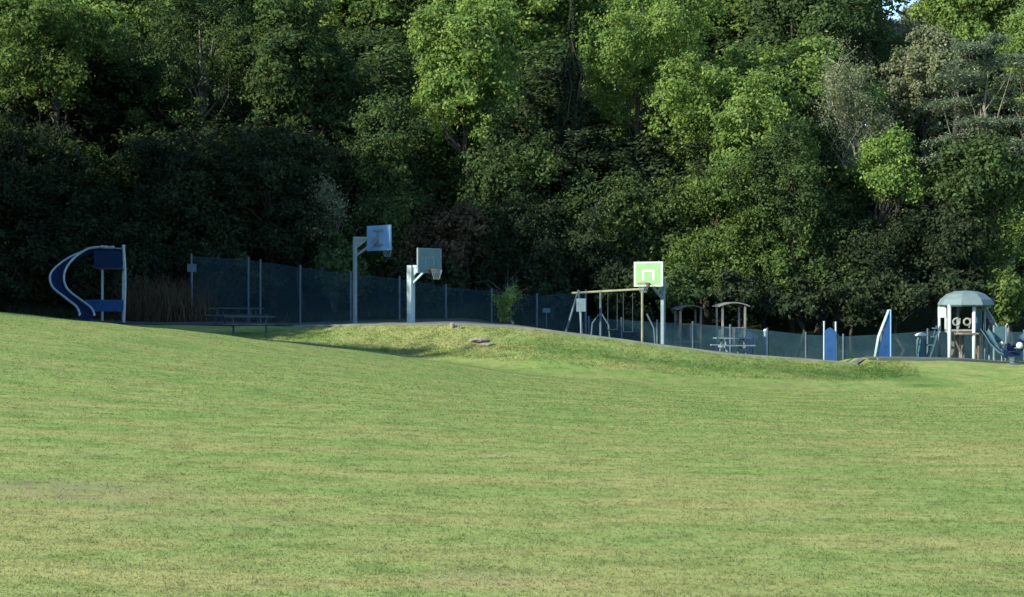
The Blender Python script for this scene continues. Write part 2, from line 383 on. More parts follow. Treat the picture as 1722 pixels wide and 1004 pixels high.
def tuft_mesh(name, mat, pts, hmin, hmax, w, lean=.35, per=18, spread=.25, parent=None):
    r = RNG; pts = np.array(pts); n = len(pts)*per
    b = np.repeat(pts, per, 0) + np.concatenate([r.normal(0, spread, (n, 2)), np.zeros((n, 1))], 1)
    b[:, 2] = H(b[:, 0], b[:, 1])-.02
    hg = r.uniform(hmin, hmax, n); a = r.random(n)*2*math.pi; ln = r.normal(0, lean, (n, 2))*hg[:, None]
    d = np.stack([np.cos(a)*w, np.sin(a)*w, 0*a], 1); mid = b+np.concatenate([ln*.35, hg[:, None]*.6], 1); tip = b+np.concatenate([ln, hg[:, None]], 1)
    V = np.stack([b-d, b+d, mid+d*.8, mid-d*.8, tip-d*.15, tip+d*.15], 1).reshape(-1, 3)
    k = np.arange(n)*6
    Q = np.concatenate([np.stack([k, k+1, k+2, k+3], 1), np.stack([k+3, k+2, k+5, k+4], 1)])
    me = np_mesh(name, V, quads=Q); me.materials.append(M[mat]); o = bpy.data.objects.new(name, me); C.objects.link(o); return o

# ------------------------------------------------------------------ trees
def unit(a): return a/np.maximum(np.linalg.norm(a, axis=1, keepdims=True), 1e-9)
def leaf_quads(r, centre, out, size, flat=0.0, aspect=.6):
    n = len(centre)
    nrm = unit(out*0.9 + r.normal(0, .55, (n, 3)) + np.array([0, 0, .35+flat]))
    t = unit(np.cross(nrm, r.normal(0, 1, (n, 3)))); b = np.cross(nrm, t)
    s = size*r.uniform(.6, 1.35, n)[:, None]
    V = np.stack([centre-t*s*.5, centre+b*s*aspect*.5, centre+t*s*.5, centre-b*s*aspect*.5], 1).reshape(-1, 3)
    return V
def lobes_for(r, R, k, cone=False):
    d = unit(r.normal(0, 1, (k, 3))); rad = r.uniform(.30, .80, k)[:, None]
    c = d*rad*R; c[:, 2] += R[2]*0.05
    sz = r.uniform(.20, .46, k)
    return c, sz
def make_crown(seed, R, style, n, leaf, clump=0.55, lobes=12):
    r = np.random.default_rng(seed); R = np.array(R, float)
    if style in ('round', 'sparse'):
        c, sz = lobes_for(r, R, lobes)
        per = 70 if style == 'round' else 26
        K = max(6, n//per)
        li = r.integers(0, lobes, K); d = unit(r.normal(0, 1, (K, 3)))
        cc = c[li] + d*(sz[li][:, None]*R)*(r.uniform(.45, 1.06, K)*np.where(r.random(K) < .14, r.uniform(1.05, 1.5, K), 1.0))[:, None]
        cr = clump*r.uniform(.5, 1.25, K)
        ci = r.integers(0, K, n); off = r.normal(0, .5, (n, 3))*cr[ci][:, None]*np.array([1, 1, .75])
        pos = cc[ci]+off
        V = leaf_quads(r, pos, unit(off+d[ci]*cr[ci][:, None]*.9), leaf)
        tips = cc
    elif style == 'conifer':
        u = r.random(n)**0.75; zz = R[2]*(1-2*u); rad = (u**.85)*(R[0])*(0.72+.28*np.sin(u*46)+r.normal(0, .06, n)); a = r.random(n)*2*math.pi
        a += 0.25*np.sin(a*7); rr = rad*np.sqrt(r.uniform(.25, 1, n)); pos = np.stack([np.cos(a)*rr, np.sin(a)*rr, zz-rr*.25], 1)
        o = np.stack([np.cos(a), np.sin(a), .2+0*a], 1); V = leaf_quads(r, pos, o, leaf, aspect=.45); tips = pos[:40]
    elif style == 'cedar':
        K = 34; cz = np.linspace(-.95, .9, K)*R[2]+r.normal(0, .28, K); ca = r.random(K)*2*math.pi; ext = R[0]*(1.05-.5*np.abs(np.linspace(-.6, 1, K)))*r.uniform(.6, 1.12, K); tl = r.uniform(-.05, .24, K)
        ci = r.integers(0, K, n); t = np.clip(np.round(np.sqrt(r.random(n))*7)/7+r.normal(0, .06, n), .1, 1.1); aa = ca[ci]+r.normal(0, .24, n)*(1+.5*np.sin(t*20)); rr = ext[ci]*t
        pos = np.stack([np.cos(aa)*rr, np.sin(aa)*rr, cz[ci]+rr*tl[ci]-(rr/R[0])**2*.5+r.normal(0, .13, n)], 1)
        V = leaf_quads(r, pos, np.zeros((n, 3)), leaf, flat=.9, aspect=.35)
        tips = np.stack([np.cos(ca)*ext*.8, np.sin(ca)*ext*.8, cz+.1], 1)
    me = np_mesh('crown', V, quads=np.arange(n*4).reshape(-1, 4))
    return me, tips
LIMBS = {}
def make_tree(seed, label, base, centre, R, style, mat, n, leaf, bark='bark_dark', limbs=12, trunk_r=.22, clump=.55, lobes=17, group=None, name='broadleaf_tree', cat='tree', twigs=0):
    """base: ground point; centre: crown centre in world"""
    r = np.random.default_rng(seed+1000)
    root = thing(name, label, cat, base, 0, group)
    off = Vector(centre)-Vector(base)
    me, tips = make_crown(seed, R, style, n, leaf, clump, lobes); me.materials.append(M[mat])
    cr = bpy.data.objects.new('crown', me); C.objects.link(cr); cr.parent = root; cr.location = off
    mb = MB(); top = off+Vector((0, 0, R[2]*(.45 if style != 'conifer' else .9)))
    sway = [Vector((r.normal(0, .12), r.normal(0, .12), 0)) for _ in range(6)]
    path = [Vector((0, 0, -.3))]+[Vector((off.x*t, off.y*t, top.z*t))+sway[i]*(1 if i < 5 else 0) for i, t in enumerate((.12, .3, .5, .7, .86, 1.0))]
    rad = [trunk_r*1.35]+[trunk_r*k for k in (1.05, .9, .74, .55, .36, .12)]
    mb.tube(path, rad, 8)
    k = min(limbs, len(tips)); sel = r.choice(len(tips), k, replace=False)
    lm = mb
    for i in sel:
        if style == 'sparse': lm = MB()
        e = off+Vector(tips[i]); f = float(np.clip((e.z*0.62)/max(top.z, .1), .15, .9)); ii = f*6; j = min(int(ii), 5); s0 = path[j].lerp(path[j+1], ii-j)
        dl = (e-s0).length; m = s0.lerp(e, .5)+Vector((r.normal(0, .09*dl), r.normal(0, .09*dl), -.05*dl if style != 'sparse' else .05*dl)); rr = trunk_r*.34
        q1 = s0.lerp(m, .5)+Vector(r.normal(0, .05*dl, 3)); q2 = m.lerp(e, .5)+Vector(r.normal(0, .06*dl, 3))
        lm.tube([s0, q1, m, q2, e], [rr, rr*.75, rr*.5, rr*.3, rr*.1], 5, False)
        for _ in range(twigs):
            t0 = m.lerp(e, r.uniform(0, .8)); t1 = t0+Vector(r.normal(0, 1, 3))*.5+Vector((0, 0, .35)); tm = t0.lerp(t1, .5)+Vector(r.normal(0, .16, 3))
            lm.tube([t0, tm, t1], [rr*.3, rr*.2, rr*.06], 4, False)
        if style == 'sparse': lm.build('branch', bark, root, True)
    mb.build('trunk', bark, root, True)
    return root
def copy_tree(src, base, scale, rz, label, group=None):
    o = src.copy(); C.objects.link(o); o.location = base; o.scale = (scale,)*3 if not hasattr(scale, '__len__') else scale; o.rotation_euler = (0, 0, rz)
    o["label"] = label
    if group: o["group"] = group
    for ch in src.children:
        c = ch.copy(); C.objects.link(c); c.parent = o
    return o
def tree_px(seed, label, px, py, rx, rz, d, style, mat, n, leaf, **k):
    c = P(px, py, d); Rx, Rz = rx*d/F, rz*d/F
    bx = c.x+k.pop('dx', 0.0)
    base = Vector((bx, d, h(bx, d)-.1))
    return make_tree(seed, label, base, c, (Rx, Rx*k.pop('deep', .85), Rz), style, mat, n, leaf, **k)

W = 'trees of the wood behind the play area'
T = [
 # seed label px py rx rz d style mat n leaf extras
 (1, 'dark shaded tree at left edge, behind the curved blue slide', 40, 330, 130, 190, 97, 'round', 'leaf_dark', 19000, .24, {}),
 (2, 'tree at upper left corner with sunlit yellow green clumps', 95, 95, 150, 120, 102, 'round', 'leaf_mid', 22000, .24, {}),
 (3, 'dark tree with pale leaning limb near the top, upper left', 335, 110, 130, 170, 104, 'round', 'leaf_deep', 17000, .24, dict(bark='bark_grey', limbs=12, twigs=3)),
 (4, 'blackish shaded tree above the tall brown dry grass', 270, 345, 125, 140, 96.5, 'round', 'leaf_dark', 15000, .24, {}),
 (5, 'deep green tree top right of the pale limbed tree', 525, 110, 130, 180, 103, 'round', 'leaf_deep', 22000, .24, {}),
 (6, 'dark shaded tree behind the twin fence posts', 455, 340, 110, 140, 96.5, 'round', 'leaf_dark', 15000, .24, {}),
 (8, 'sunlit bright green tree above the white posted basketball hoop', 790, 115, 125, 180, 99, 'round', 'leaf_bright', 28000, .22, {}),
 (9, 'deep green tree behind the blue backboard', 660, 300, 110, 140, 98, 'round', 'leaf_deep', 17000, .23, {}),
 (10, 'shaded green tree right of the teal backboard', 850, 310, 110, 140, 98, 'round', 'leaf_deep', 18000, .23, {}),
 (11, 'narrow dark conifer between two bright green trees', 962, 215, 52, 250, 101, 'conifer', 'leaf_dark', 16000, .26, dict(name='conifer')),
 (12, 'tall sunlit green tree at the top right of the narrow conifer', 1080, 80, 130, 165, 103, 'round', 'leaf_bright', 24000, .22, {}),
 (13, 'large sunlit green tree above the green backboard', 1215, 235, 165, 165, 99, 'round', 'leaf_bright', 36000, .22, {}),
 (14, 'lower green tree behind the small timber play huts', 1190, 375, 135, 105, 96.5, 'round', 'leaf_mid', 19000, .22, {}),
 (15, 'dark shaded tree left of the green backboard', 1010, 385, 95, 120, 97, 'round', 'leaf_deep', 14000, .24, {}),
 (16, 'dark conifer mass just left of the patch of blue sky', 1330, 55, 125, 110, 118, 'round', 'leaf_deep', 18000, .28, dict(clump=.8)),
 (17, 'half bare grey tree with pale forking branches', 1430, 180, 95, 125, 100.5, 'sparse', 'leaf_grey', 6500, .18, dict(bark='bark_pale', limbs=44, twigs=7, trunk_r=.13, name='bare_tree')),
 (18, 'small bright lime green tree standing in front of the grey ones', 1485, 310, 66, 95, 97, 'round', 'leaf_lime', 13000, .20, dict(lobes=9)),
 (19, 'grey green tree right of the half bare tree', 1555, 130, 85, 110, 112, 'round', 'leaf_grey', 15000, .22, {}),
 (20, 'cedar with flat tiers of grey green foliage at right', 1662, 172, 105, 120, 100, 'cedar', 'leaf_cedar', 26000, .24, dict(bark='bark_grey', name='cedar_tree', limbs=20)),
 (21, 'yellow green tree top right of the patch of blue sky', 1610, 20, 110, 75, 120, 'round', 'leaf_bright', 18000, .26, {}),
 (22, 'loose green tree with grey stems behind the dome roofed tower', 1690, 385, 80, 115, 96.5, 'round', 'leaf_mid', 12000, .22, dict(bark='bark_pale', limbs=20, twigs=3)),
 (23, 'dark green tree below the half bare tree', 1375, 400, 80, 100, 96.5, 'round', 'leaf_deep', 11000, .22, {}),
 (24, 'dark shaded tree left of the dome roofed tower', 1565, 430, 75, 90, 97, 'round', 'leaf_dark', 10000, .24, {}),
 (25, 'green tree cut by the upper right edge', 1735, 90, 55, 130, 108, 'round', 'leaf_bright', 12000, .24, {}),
]
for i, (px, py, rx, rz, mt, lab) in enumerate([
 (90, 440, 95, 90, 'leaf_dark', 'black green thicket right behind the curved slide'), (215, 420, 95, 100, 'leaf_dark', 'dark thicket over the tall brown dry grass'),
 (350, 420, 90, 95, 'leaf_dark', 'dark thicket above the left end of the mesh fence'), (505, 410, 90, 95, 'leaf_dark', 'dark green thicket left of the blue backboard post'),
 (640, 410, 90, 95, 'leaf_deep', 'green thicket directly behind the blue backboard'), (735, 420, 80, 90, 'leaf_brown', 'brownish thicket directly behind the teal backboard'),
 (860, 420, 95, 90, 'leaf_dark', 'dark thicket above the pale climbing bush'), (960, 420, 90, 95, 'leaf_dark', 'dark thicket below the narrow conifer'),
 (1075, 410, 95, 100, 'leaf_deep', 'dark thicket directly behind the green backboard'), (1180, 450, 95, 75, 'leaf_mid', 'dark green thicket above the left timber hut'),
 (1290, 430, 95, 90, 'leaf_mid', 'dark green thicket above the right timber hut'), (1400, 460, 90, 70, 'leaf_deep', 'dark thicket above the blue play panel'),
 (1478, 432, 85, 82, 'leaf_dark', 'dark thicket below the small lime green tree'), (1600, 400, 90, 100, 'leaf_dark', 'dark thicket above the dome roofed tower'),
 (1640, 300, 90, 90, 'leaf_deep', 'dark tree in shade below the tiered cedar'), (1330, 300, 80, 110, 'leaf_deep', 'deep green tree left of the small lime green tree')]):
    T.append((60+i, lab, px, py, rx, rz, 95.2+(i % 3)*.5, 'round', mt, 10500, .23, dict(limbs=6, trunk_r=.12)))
T.append((90, 'deep green tree hidden behind the trunk of the half bare tree', 1405, 310, 75, 95, 100, 'round', 'leaf_deep', 9000, .2, dict(limbs=6)))
TREES = {}
for (sd, lab, px, py, rx, rz, d, st, mt, n, lf, ex) in T:
    TREES[sd] = tree_px(sd, lab, px, py, rx, rz, d, st, mt, int(n*1.45), lf*(.66+.30*((sd*37) % 11)/10), group=W, **ex)
# pale stemmed bush with hardly any leaves
tree_px(7, 'pale bare stemmed bush left of the blue backboard', 563, 345, 45, 70, 94.5, 'sparse', 'leaf_grey', 2200, .16, bark='bark_grey', limbs=18, twigs=5, trunk_r=.11, group=W, name='bush', cat='bush')

# deeper rows of the wood, copies of the trees in front
BACKLAB = 'tree deep in the wood, mostly hidden behind the front row'
def back(src, px, py_top, d, rz, kx=1.0, label=BACKLAB, group='trees deep in the wood'):
    s = TREES[src]; cr = [c for c in s.children if c.name.startswith('crown')][0]
    zs = [v[2] for v in cr.bound_box]; topz = cr.location.z+max(zs)
    x = X(px, d); b = Vector((x, d, h(x, d)-.1)); k = (Z(py_top, d)-b.z)/topz
    copy_tree(s, b, (k*kx, k*kx, k), rz, label, group)
rr = np.random.default_rng(3)
for px in range(-120, 1400, 105): back((1, 5, 4, 6, 9, 10)[(px//105) % 6] if px < 980 else (13, 10, 14)[(px//105) % 3], px+rr.uniform(-25, 25), 60+rr.uniform(-60, 80), 108+rr.uniform(-2, 3), rr.uniform(0, 6.28), 1.25)
for px in range(-140, 1400, 120): back((9, 10, 6, 4, 1)[(px//120) % 5], px+rr.uniform(-25, 25), 215+rr.uniform(-50, 50), 101.5+rr.uniform(-1, 1), rr.uniform(0, 6.28), 1.5)
for px in range(-200, 1400, 120): back((10, 5, 9)[(px//120) % 3], px, -160, 142, px*.4, 1.7)
for px in range(-160, 1420, 130): back((5, 13, 3, 12, 2)[(px//130) % 5], px+rr.uniform(-30, 30), -70+rr.uniform(-60, 40), 127+rr.uniform(-4, 4), rr.uniform(0, 6.28), 1.35)
for px, t, s in ((1430, 60, 19), (1500, 75, 10), (1580, 60, 5), (1650, 30, 19), (1720, 20, 10), (1800, 0, 5), (1440, 230, 4), (1530, 260, 6), (1620, 250, 1), (1700, 260, 9), (1780, 200, 4)): back(s, px, t, 112 if t > 150 else 126, px*.7, 1.3)
for px, t in ((1385, 4), (1425, 16), (1465, 30), (1500, 26), (1545, 0), (1600, -30)): back(19, px, t, 150+(px % 7), px*.3, 1.2, 'far treetop on the skyline under the patch of blue sky', 'treetops on the skyline')
for px, t, d, s in ((1715, -40, 128, 10), (1360, -50, 140, 5), (930, 50, 113, 10), (870, 90, 112, 9), (215, 30, 112, 5), (665, 60, 112, 10), (1790, -40, 120, 5), (585, 30, 114, 9), (620, 110, 111, 6), (480, 60, 114, 4), (652, 40, 119, 5)): back(s, px, t, d, px*.2, 1.5)

# shrubs along the back of the fence
SHR = [
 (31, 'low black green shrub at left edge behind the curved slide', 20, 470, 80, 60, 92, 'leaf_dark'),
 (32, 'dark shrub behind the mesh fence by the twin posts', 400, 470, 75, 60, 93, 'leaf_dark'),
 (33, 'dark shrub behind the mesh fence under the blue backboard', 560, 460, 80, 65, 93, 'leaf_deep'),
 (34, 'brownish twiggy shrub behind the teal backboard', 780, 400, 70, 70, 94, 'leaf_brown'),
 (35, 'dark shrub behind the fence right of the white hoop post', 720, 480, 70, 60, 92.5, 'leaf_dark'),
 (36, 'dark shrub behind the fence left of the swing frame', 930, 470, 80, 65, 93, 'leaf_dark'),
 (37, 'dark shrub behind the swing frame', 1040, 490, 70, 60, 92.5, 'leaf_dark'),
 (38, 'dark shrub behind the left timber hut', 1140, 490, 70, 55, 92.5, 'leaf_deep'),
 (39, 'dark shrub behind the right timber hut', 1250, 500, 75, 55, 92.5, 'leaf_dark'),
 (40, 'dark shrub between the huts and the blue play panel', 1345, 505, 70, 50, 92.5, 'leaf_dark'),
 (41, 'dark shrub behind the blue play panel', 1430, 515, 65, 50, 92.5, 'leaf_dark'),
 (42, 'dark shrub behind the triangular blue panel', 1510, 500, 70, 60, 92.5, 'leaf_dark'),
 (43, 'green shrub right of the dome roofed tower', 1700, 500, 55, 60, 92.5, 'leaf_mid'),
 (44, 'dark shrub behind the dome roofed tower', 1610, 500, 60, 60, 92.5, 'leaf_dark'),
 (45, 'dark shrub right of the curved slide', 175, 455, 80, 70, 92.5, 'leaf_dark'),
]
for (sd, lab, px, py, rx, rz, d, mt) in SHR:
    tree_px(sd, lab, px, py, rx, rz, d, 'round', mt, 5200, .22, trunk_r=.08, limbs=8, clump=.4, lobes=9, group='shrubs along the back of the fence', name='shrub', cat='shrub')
tree_px(50, 'pale green climbing bush growing over the mesh fence', 852, 505, 34, 42, 85.2, 'sparse', 'leaf_bright', 1500, .15, trunk_r=.05, limbs=26, twigs=3, clump=.22, lobes=8, bark='bark_pale', group=None, name='climbing_bush', cat='bush')

# trees standing left of the view: they shade the slide and the left of the wood
OFF = 'tall tree standing left of the field, out of view'
def off_tree(src, x, y, top, kx=1.0, rz=0.0):
    s = TREES[src]; cr = [c for c in s.children if c.name.startswith('crown')][0]
    k = top/(cr.location.z+max(v[2] for v in cr.bound_box))
    copy_tree(s, Vector((x, y, h(x, y)-.1)), (k*kx, k*kx, k), rz, OFF, 'tall trees left of the field')
for i, (x, y, t, s, kx) in enumerate([(-33.5, 56.5, 15.2, 61, .30), (-26.5, 61.2, 10.4, 62, .46), (-30, 58.9, 12.8, 62, .40), (-34, 68.0, 23, 13, 1.0), (-39, 69, 26, 5, 1.0), (-31, 75, 21, 10, 1.1), (-38, 77, 26, 13, 1.1), (-33, 83, 20, 5, 1.1),
                                      (-40, 89, 18, 10, 1.2), (-34, 95, 10, 13, 1.2), (-45, 75, 26, 2, 1.1), (-27.5, 69.4, 19, 61, .6), (-25.5, 72.5, 13, 62, .8),
                                      (-31, 66.8, 12, 61, 1.0), (-32, 70.5, 13, 62, 1.2), (-30, 74, 12, 60, 1.2), (-31, 79, 13, 61, 1.2), (-29, 83, 12, 62, 1.2), (-31, 88, 12, 60, 1.2)]):
    off_tree(s, x, y, t, kx, i*1.3)

# dry grass and weeds
pts = [(X(px, d), d, 0) for px, d in zip(RNG.uniform(215, 350, 110), RNG.uniform(86.5, 90.5, 110))]
tag(tuft_mesh('dry_grass', 'dry_grass', pts, .5, 2.3, .016, .38, 12, .3), 'tall brown dry grass standing right of the curved slide', 'dry grass', kind='stuff')
pts = [(X(px, d), d, 0) for px, d in zip(RNG.uniform(-60, 1760, 420), RNG.uniform(88.0, 92, 420))]
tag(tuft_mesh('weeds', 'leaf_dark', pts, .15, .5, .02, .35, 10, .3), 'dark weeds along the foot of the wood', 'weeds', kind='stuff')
def bank_pts(n):
    x = RNG.uniform(-9.5, 16, n); t = RNG.random(n); y = ly(L3, x)+(ly(L4, x)-ly(L3, x))*(t*1.4-.4)-.1
    return [(a, b, 0) for a, b in zip(x, y)]
bg_o = tuft_mesh('bank_grass', 'lawn_blades', bank_pts(3600), .03, .08, .012, .6, 10, .2)
_v = np.empty(len(bg_o.data.vertices)*3, np.float32); bg_o.data.vertices.foreach_get('co', _v); set_masks(bg_o.data, _v.reshape(-1, 3).astype(float))
tag(bg_o, 'rough longer grass on the bank below the play area', 'grass', kind='stuff')

# ------------------------------------------------------------------ mesh fences
def fence(label, posts, extra=(), group='mesh fences round the play area', spacing=.05, wire=.010, wmat='fence_wire'):
    x0, d0 = posts[0][0], posts[0][2]
    root = thing('mesh_fence', label, 'fence', G(x0, d0), 0, group); o = root.location
    pp = []
    for (px, py, d) in posts:
        b = G(px, d) - o; t = P(px, py, d) - o; pp.append((b, t))
        mb = MB(); mb.tube([b+Vector((0, 0, -.2)), t+Vector((0, 0, .05))], .045, 8); mb.lathe([(.05, 0), (.05, .03), (.02, .05)], t+Vector((0, 0, .05)), 8)
        mb.build('post', 'post_grey', root, False)
    for (px, py, d) in extra:
        b = G(px, d) - o; t = P(px, py, d) - o
        MB().tube([b+Vector((0, 0, -.2)), t],   .045, 8).build('post', 'post_grey', root)
    for (b0, t0), (b1, t1) in zip(pp[:-1], pp[1:]):
        mb = MB(); L = (b1-b0).length; Hh = ((t0-b0).length+(t1-b1).length)/2
        def pt(u, w):                                        # a point of the panel: u along, w up (both 0..1)
            g = b0.lerp(b1, u); g.z = h(g.x+o.x, g.y+o.y)-o.z+.04; t = t0.lerp(t1, u); t.z -= .02
            return g.lerp(t, w)
        step = spacing*1.414; k = int((L+Hh)/step)
        for i in range(k):
            c = -Hh+i*step+.02
            ua, wa = (c, 0.0) if c >= 0 else (0.0, -c); ub, wb = (c+Hh, Hh) if c+Hh <= L else (L, L-c)
            if ub-ua < .03: continue
            mb.tube([pt(ua/L, wa/Hh), pt(ub/L, wb/Hh)], wire/2, 4, False)
            p, q_ = pt(1-ua/L, wa/Hh), pt(1-ub/L, wb/Hh); p.y -= wire; q_.y -= wire
            mb.tube([p, q_], wire/2, 4, False)
        for f in (0.01, .5, .985):
            p, q_ = pt(0, f), pt(1, f); p.y += .012; q_.y += .012; mb.tube([p, q_], .006, 4, False)
        mb.build('mesh_panel', wmat, root)
    return root
fence('tall dark blue mesh fence behind the basketball hoops', [(322, 430, 88), (418, 436, 87.6), (505, 449, 87.3), (590, 460, 87), (672, 468, 86.7), (750, 482, 86.4), (827, 489, 86.2), (903, 497, 86), (985, 490, 85.8)], [(438, 436, 87.3)])
fence('low dark mesh fence behind the huts and the dome roofed tower', [(990, 535, 86.2), (1045, 537, 86.4), (1105, 541, 86.6), (1165, 544, 86.8), (1228, 549, 87), (1290, 555, 87), (1355, 562, 87.2), (1418, 565, 87.3), (1482, 562, 87.5), (1560, 556, 87.7), (1640, 556, 87.9), (1722, 558, 88), (1800, 560, 88.2)], spacing=.04, wire=.016, wmat='fence_wire_pale')
s = thing('fence_sign', 'small pale square sign on the left end of the mesh fence', 'sign', G(323, 87.6))
tp = P(323, 450, 87.6) - s.location
MB().tube([(0, 0, -.1), (0, 0, tp.z+.2)], .03, 8).build('post', 'galvanised', s)
MB().box((tp.x, -.05, tp.z-.02), (.42, .02, .36)).build('sign_plate', 'post_grey', s)

# ------------------------------------------------------------------ basketball hoops (local +X is the way the board faces)
def hoop(label, px, d, ang, top_py, arm_py, arm, bw, bh, pr, pmat, bmat, smat, square=True, back=False):
    b = G(px, d); root = thing('basketball_hoop', label, 'basketball hoop', b, ang, 'basketball hoops')
    zt = Z(top_py, d) - b.z; zb = zt - bh; za = Z(arm_py, d) - b.z
    MB().box((0, 0, za/2-.1), (pr*2, pr*2, za+.2)).build('post', pmat, root)
    MB().box((0, 0, .012), (pr*2+.16, pr*2+.16, .024)).build('base_plate', pmat, root)
    mb = MB(); mb.box((arm/2+pr/2, 0, za-.05), (arm-pr, .10, .10)); mb.bar((pr*.6, 0, za-.78), (arm-.06, 0, za-.12), .08)
    a = mb.build('arm', pmat, root)
    MB().prism([(pr, -.10), (arm*.55, -.10), (pr, -.50)], (1, 0, 0), (0, 0, 1), (0, 0, za), .02).build('gusset', pmat, a)
    mb = MB(); mb.bar((arm-.05, -.35, zb+.25), (arm-.05, .35, zb+.25), .07); mb.bar((arm-.05, -.35, zb+bh*.8), (arm-.05, .35, zb+bh*.8), .07)
    mb.bar((arm-.05, 0, min(za-.1, zb+.2)), (arm-.05, 0, zb+bh*.85), .08); mb.build('bracket', pmat, root)
    bd = MB().box((arm+.02, 0, zb+bh/2), (.05, bw, bh)).build('backboard', bmat, root)
    fx = arm+.047; mb = MB(); w = .05
    for zz in (zb+w/2, zt-w/2): mb.box((fx, 0, zz), (.012, bw, w))
    for yy in (-bw/2+w/2, bw/2-w/2): mb.box((fx+.002, yy, zb+bh/2), (.012, w, bh-2*w-.002))
    for yy in (-bw/2-.012, bw/2+.012): mb.box((arm+.02, yy, zb+bh/2), (.07, .02, bh))
    mb.build('border', smat, bd)
    if square:
        mb = MB(); sw, sh, t = .58, .45, .085; z0 = zb+.24
        mb.box((fx, 0, z0+sh-t/2), (.010, sw, t))
        for yy in (-sw/2+t/2, sw/2-t/2): mb.box((fx, yy, z0+(sh-t)/2-.001), (.010, t, sh-t))
        mb.build('target_square', smat, bd)
    zr = zb+.14
    rm = MB().ring((arm+.05+.15+.225, 0, zr), .225, .012, (1, 0, 0), (0, 1, 0), 20, 6); rm.box((arm+.12, 0, zr-.01), (.16, .16, .03))
    rm.prism([(0, 0), (.14, 0), (0, -.16)], (1, 0, 0), (0, 0, 1), (arm+.046, 0, zr-.025), .10)
    r_ = rm.build('rim', 'rim_orange', root)
    mb = MB(); c = Vector((arm+.425, 0, zr))
    for k in range(12):
        for sg in (1, -1):
            pts = [c+Vector((math.cos(2*math.pi*(k/12+sg*f*.12))*(.225-.10*f), math.sin(2*math.pi*(k/12+sg*f*.12))*(.225-.10*f), -.40*f)) for f in (0, .35, .7, 1)]
            mb.tube(pts, .005, 4, False)
    mb.build('net', 'galvanised', r_)
    return root
R = math.radians
hoop('tallest basketball hoop, its blue board seen from behind on a grey post', 597, 79, R(36), 378, 398, 1.15, 1.78, 1.05, .065, 'galvanised', 'board_blue', 'board_blue', False)
hoop('basketball hoop with a teal board on a thick white post', 691, 79.5, R(-38), 418, 446, .98, 1.45, 1.03, .12, 'pale_paint', 'board_teal', 'galvanised')
hoop('basketball hoop with a sunlit bright green board', 1115, 78.5, R(-126), 441, 471, 1.1, 1.32, 1.0, .07, 'galvanised', 'board_green', 'white_paint')

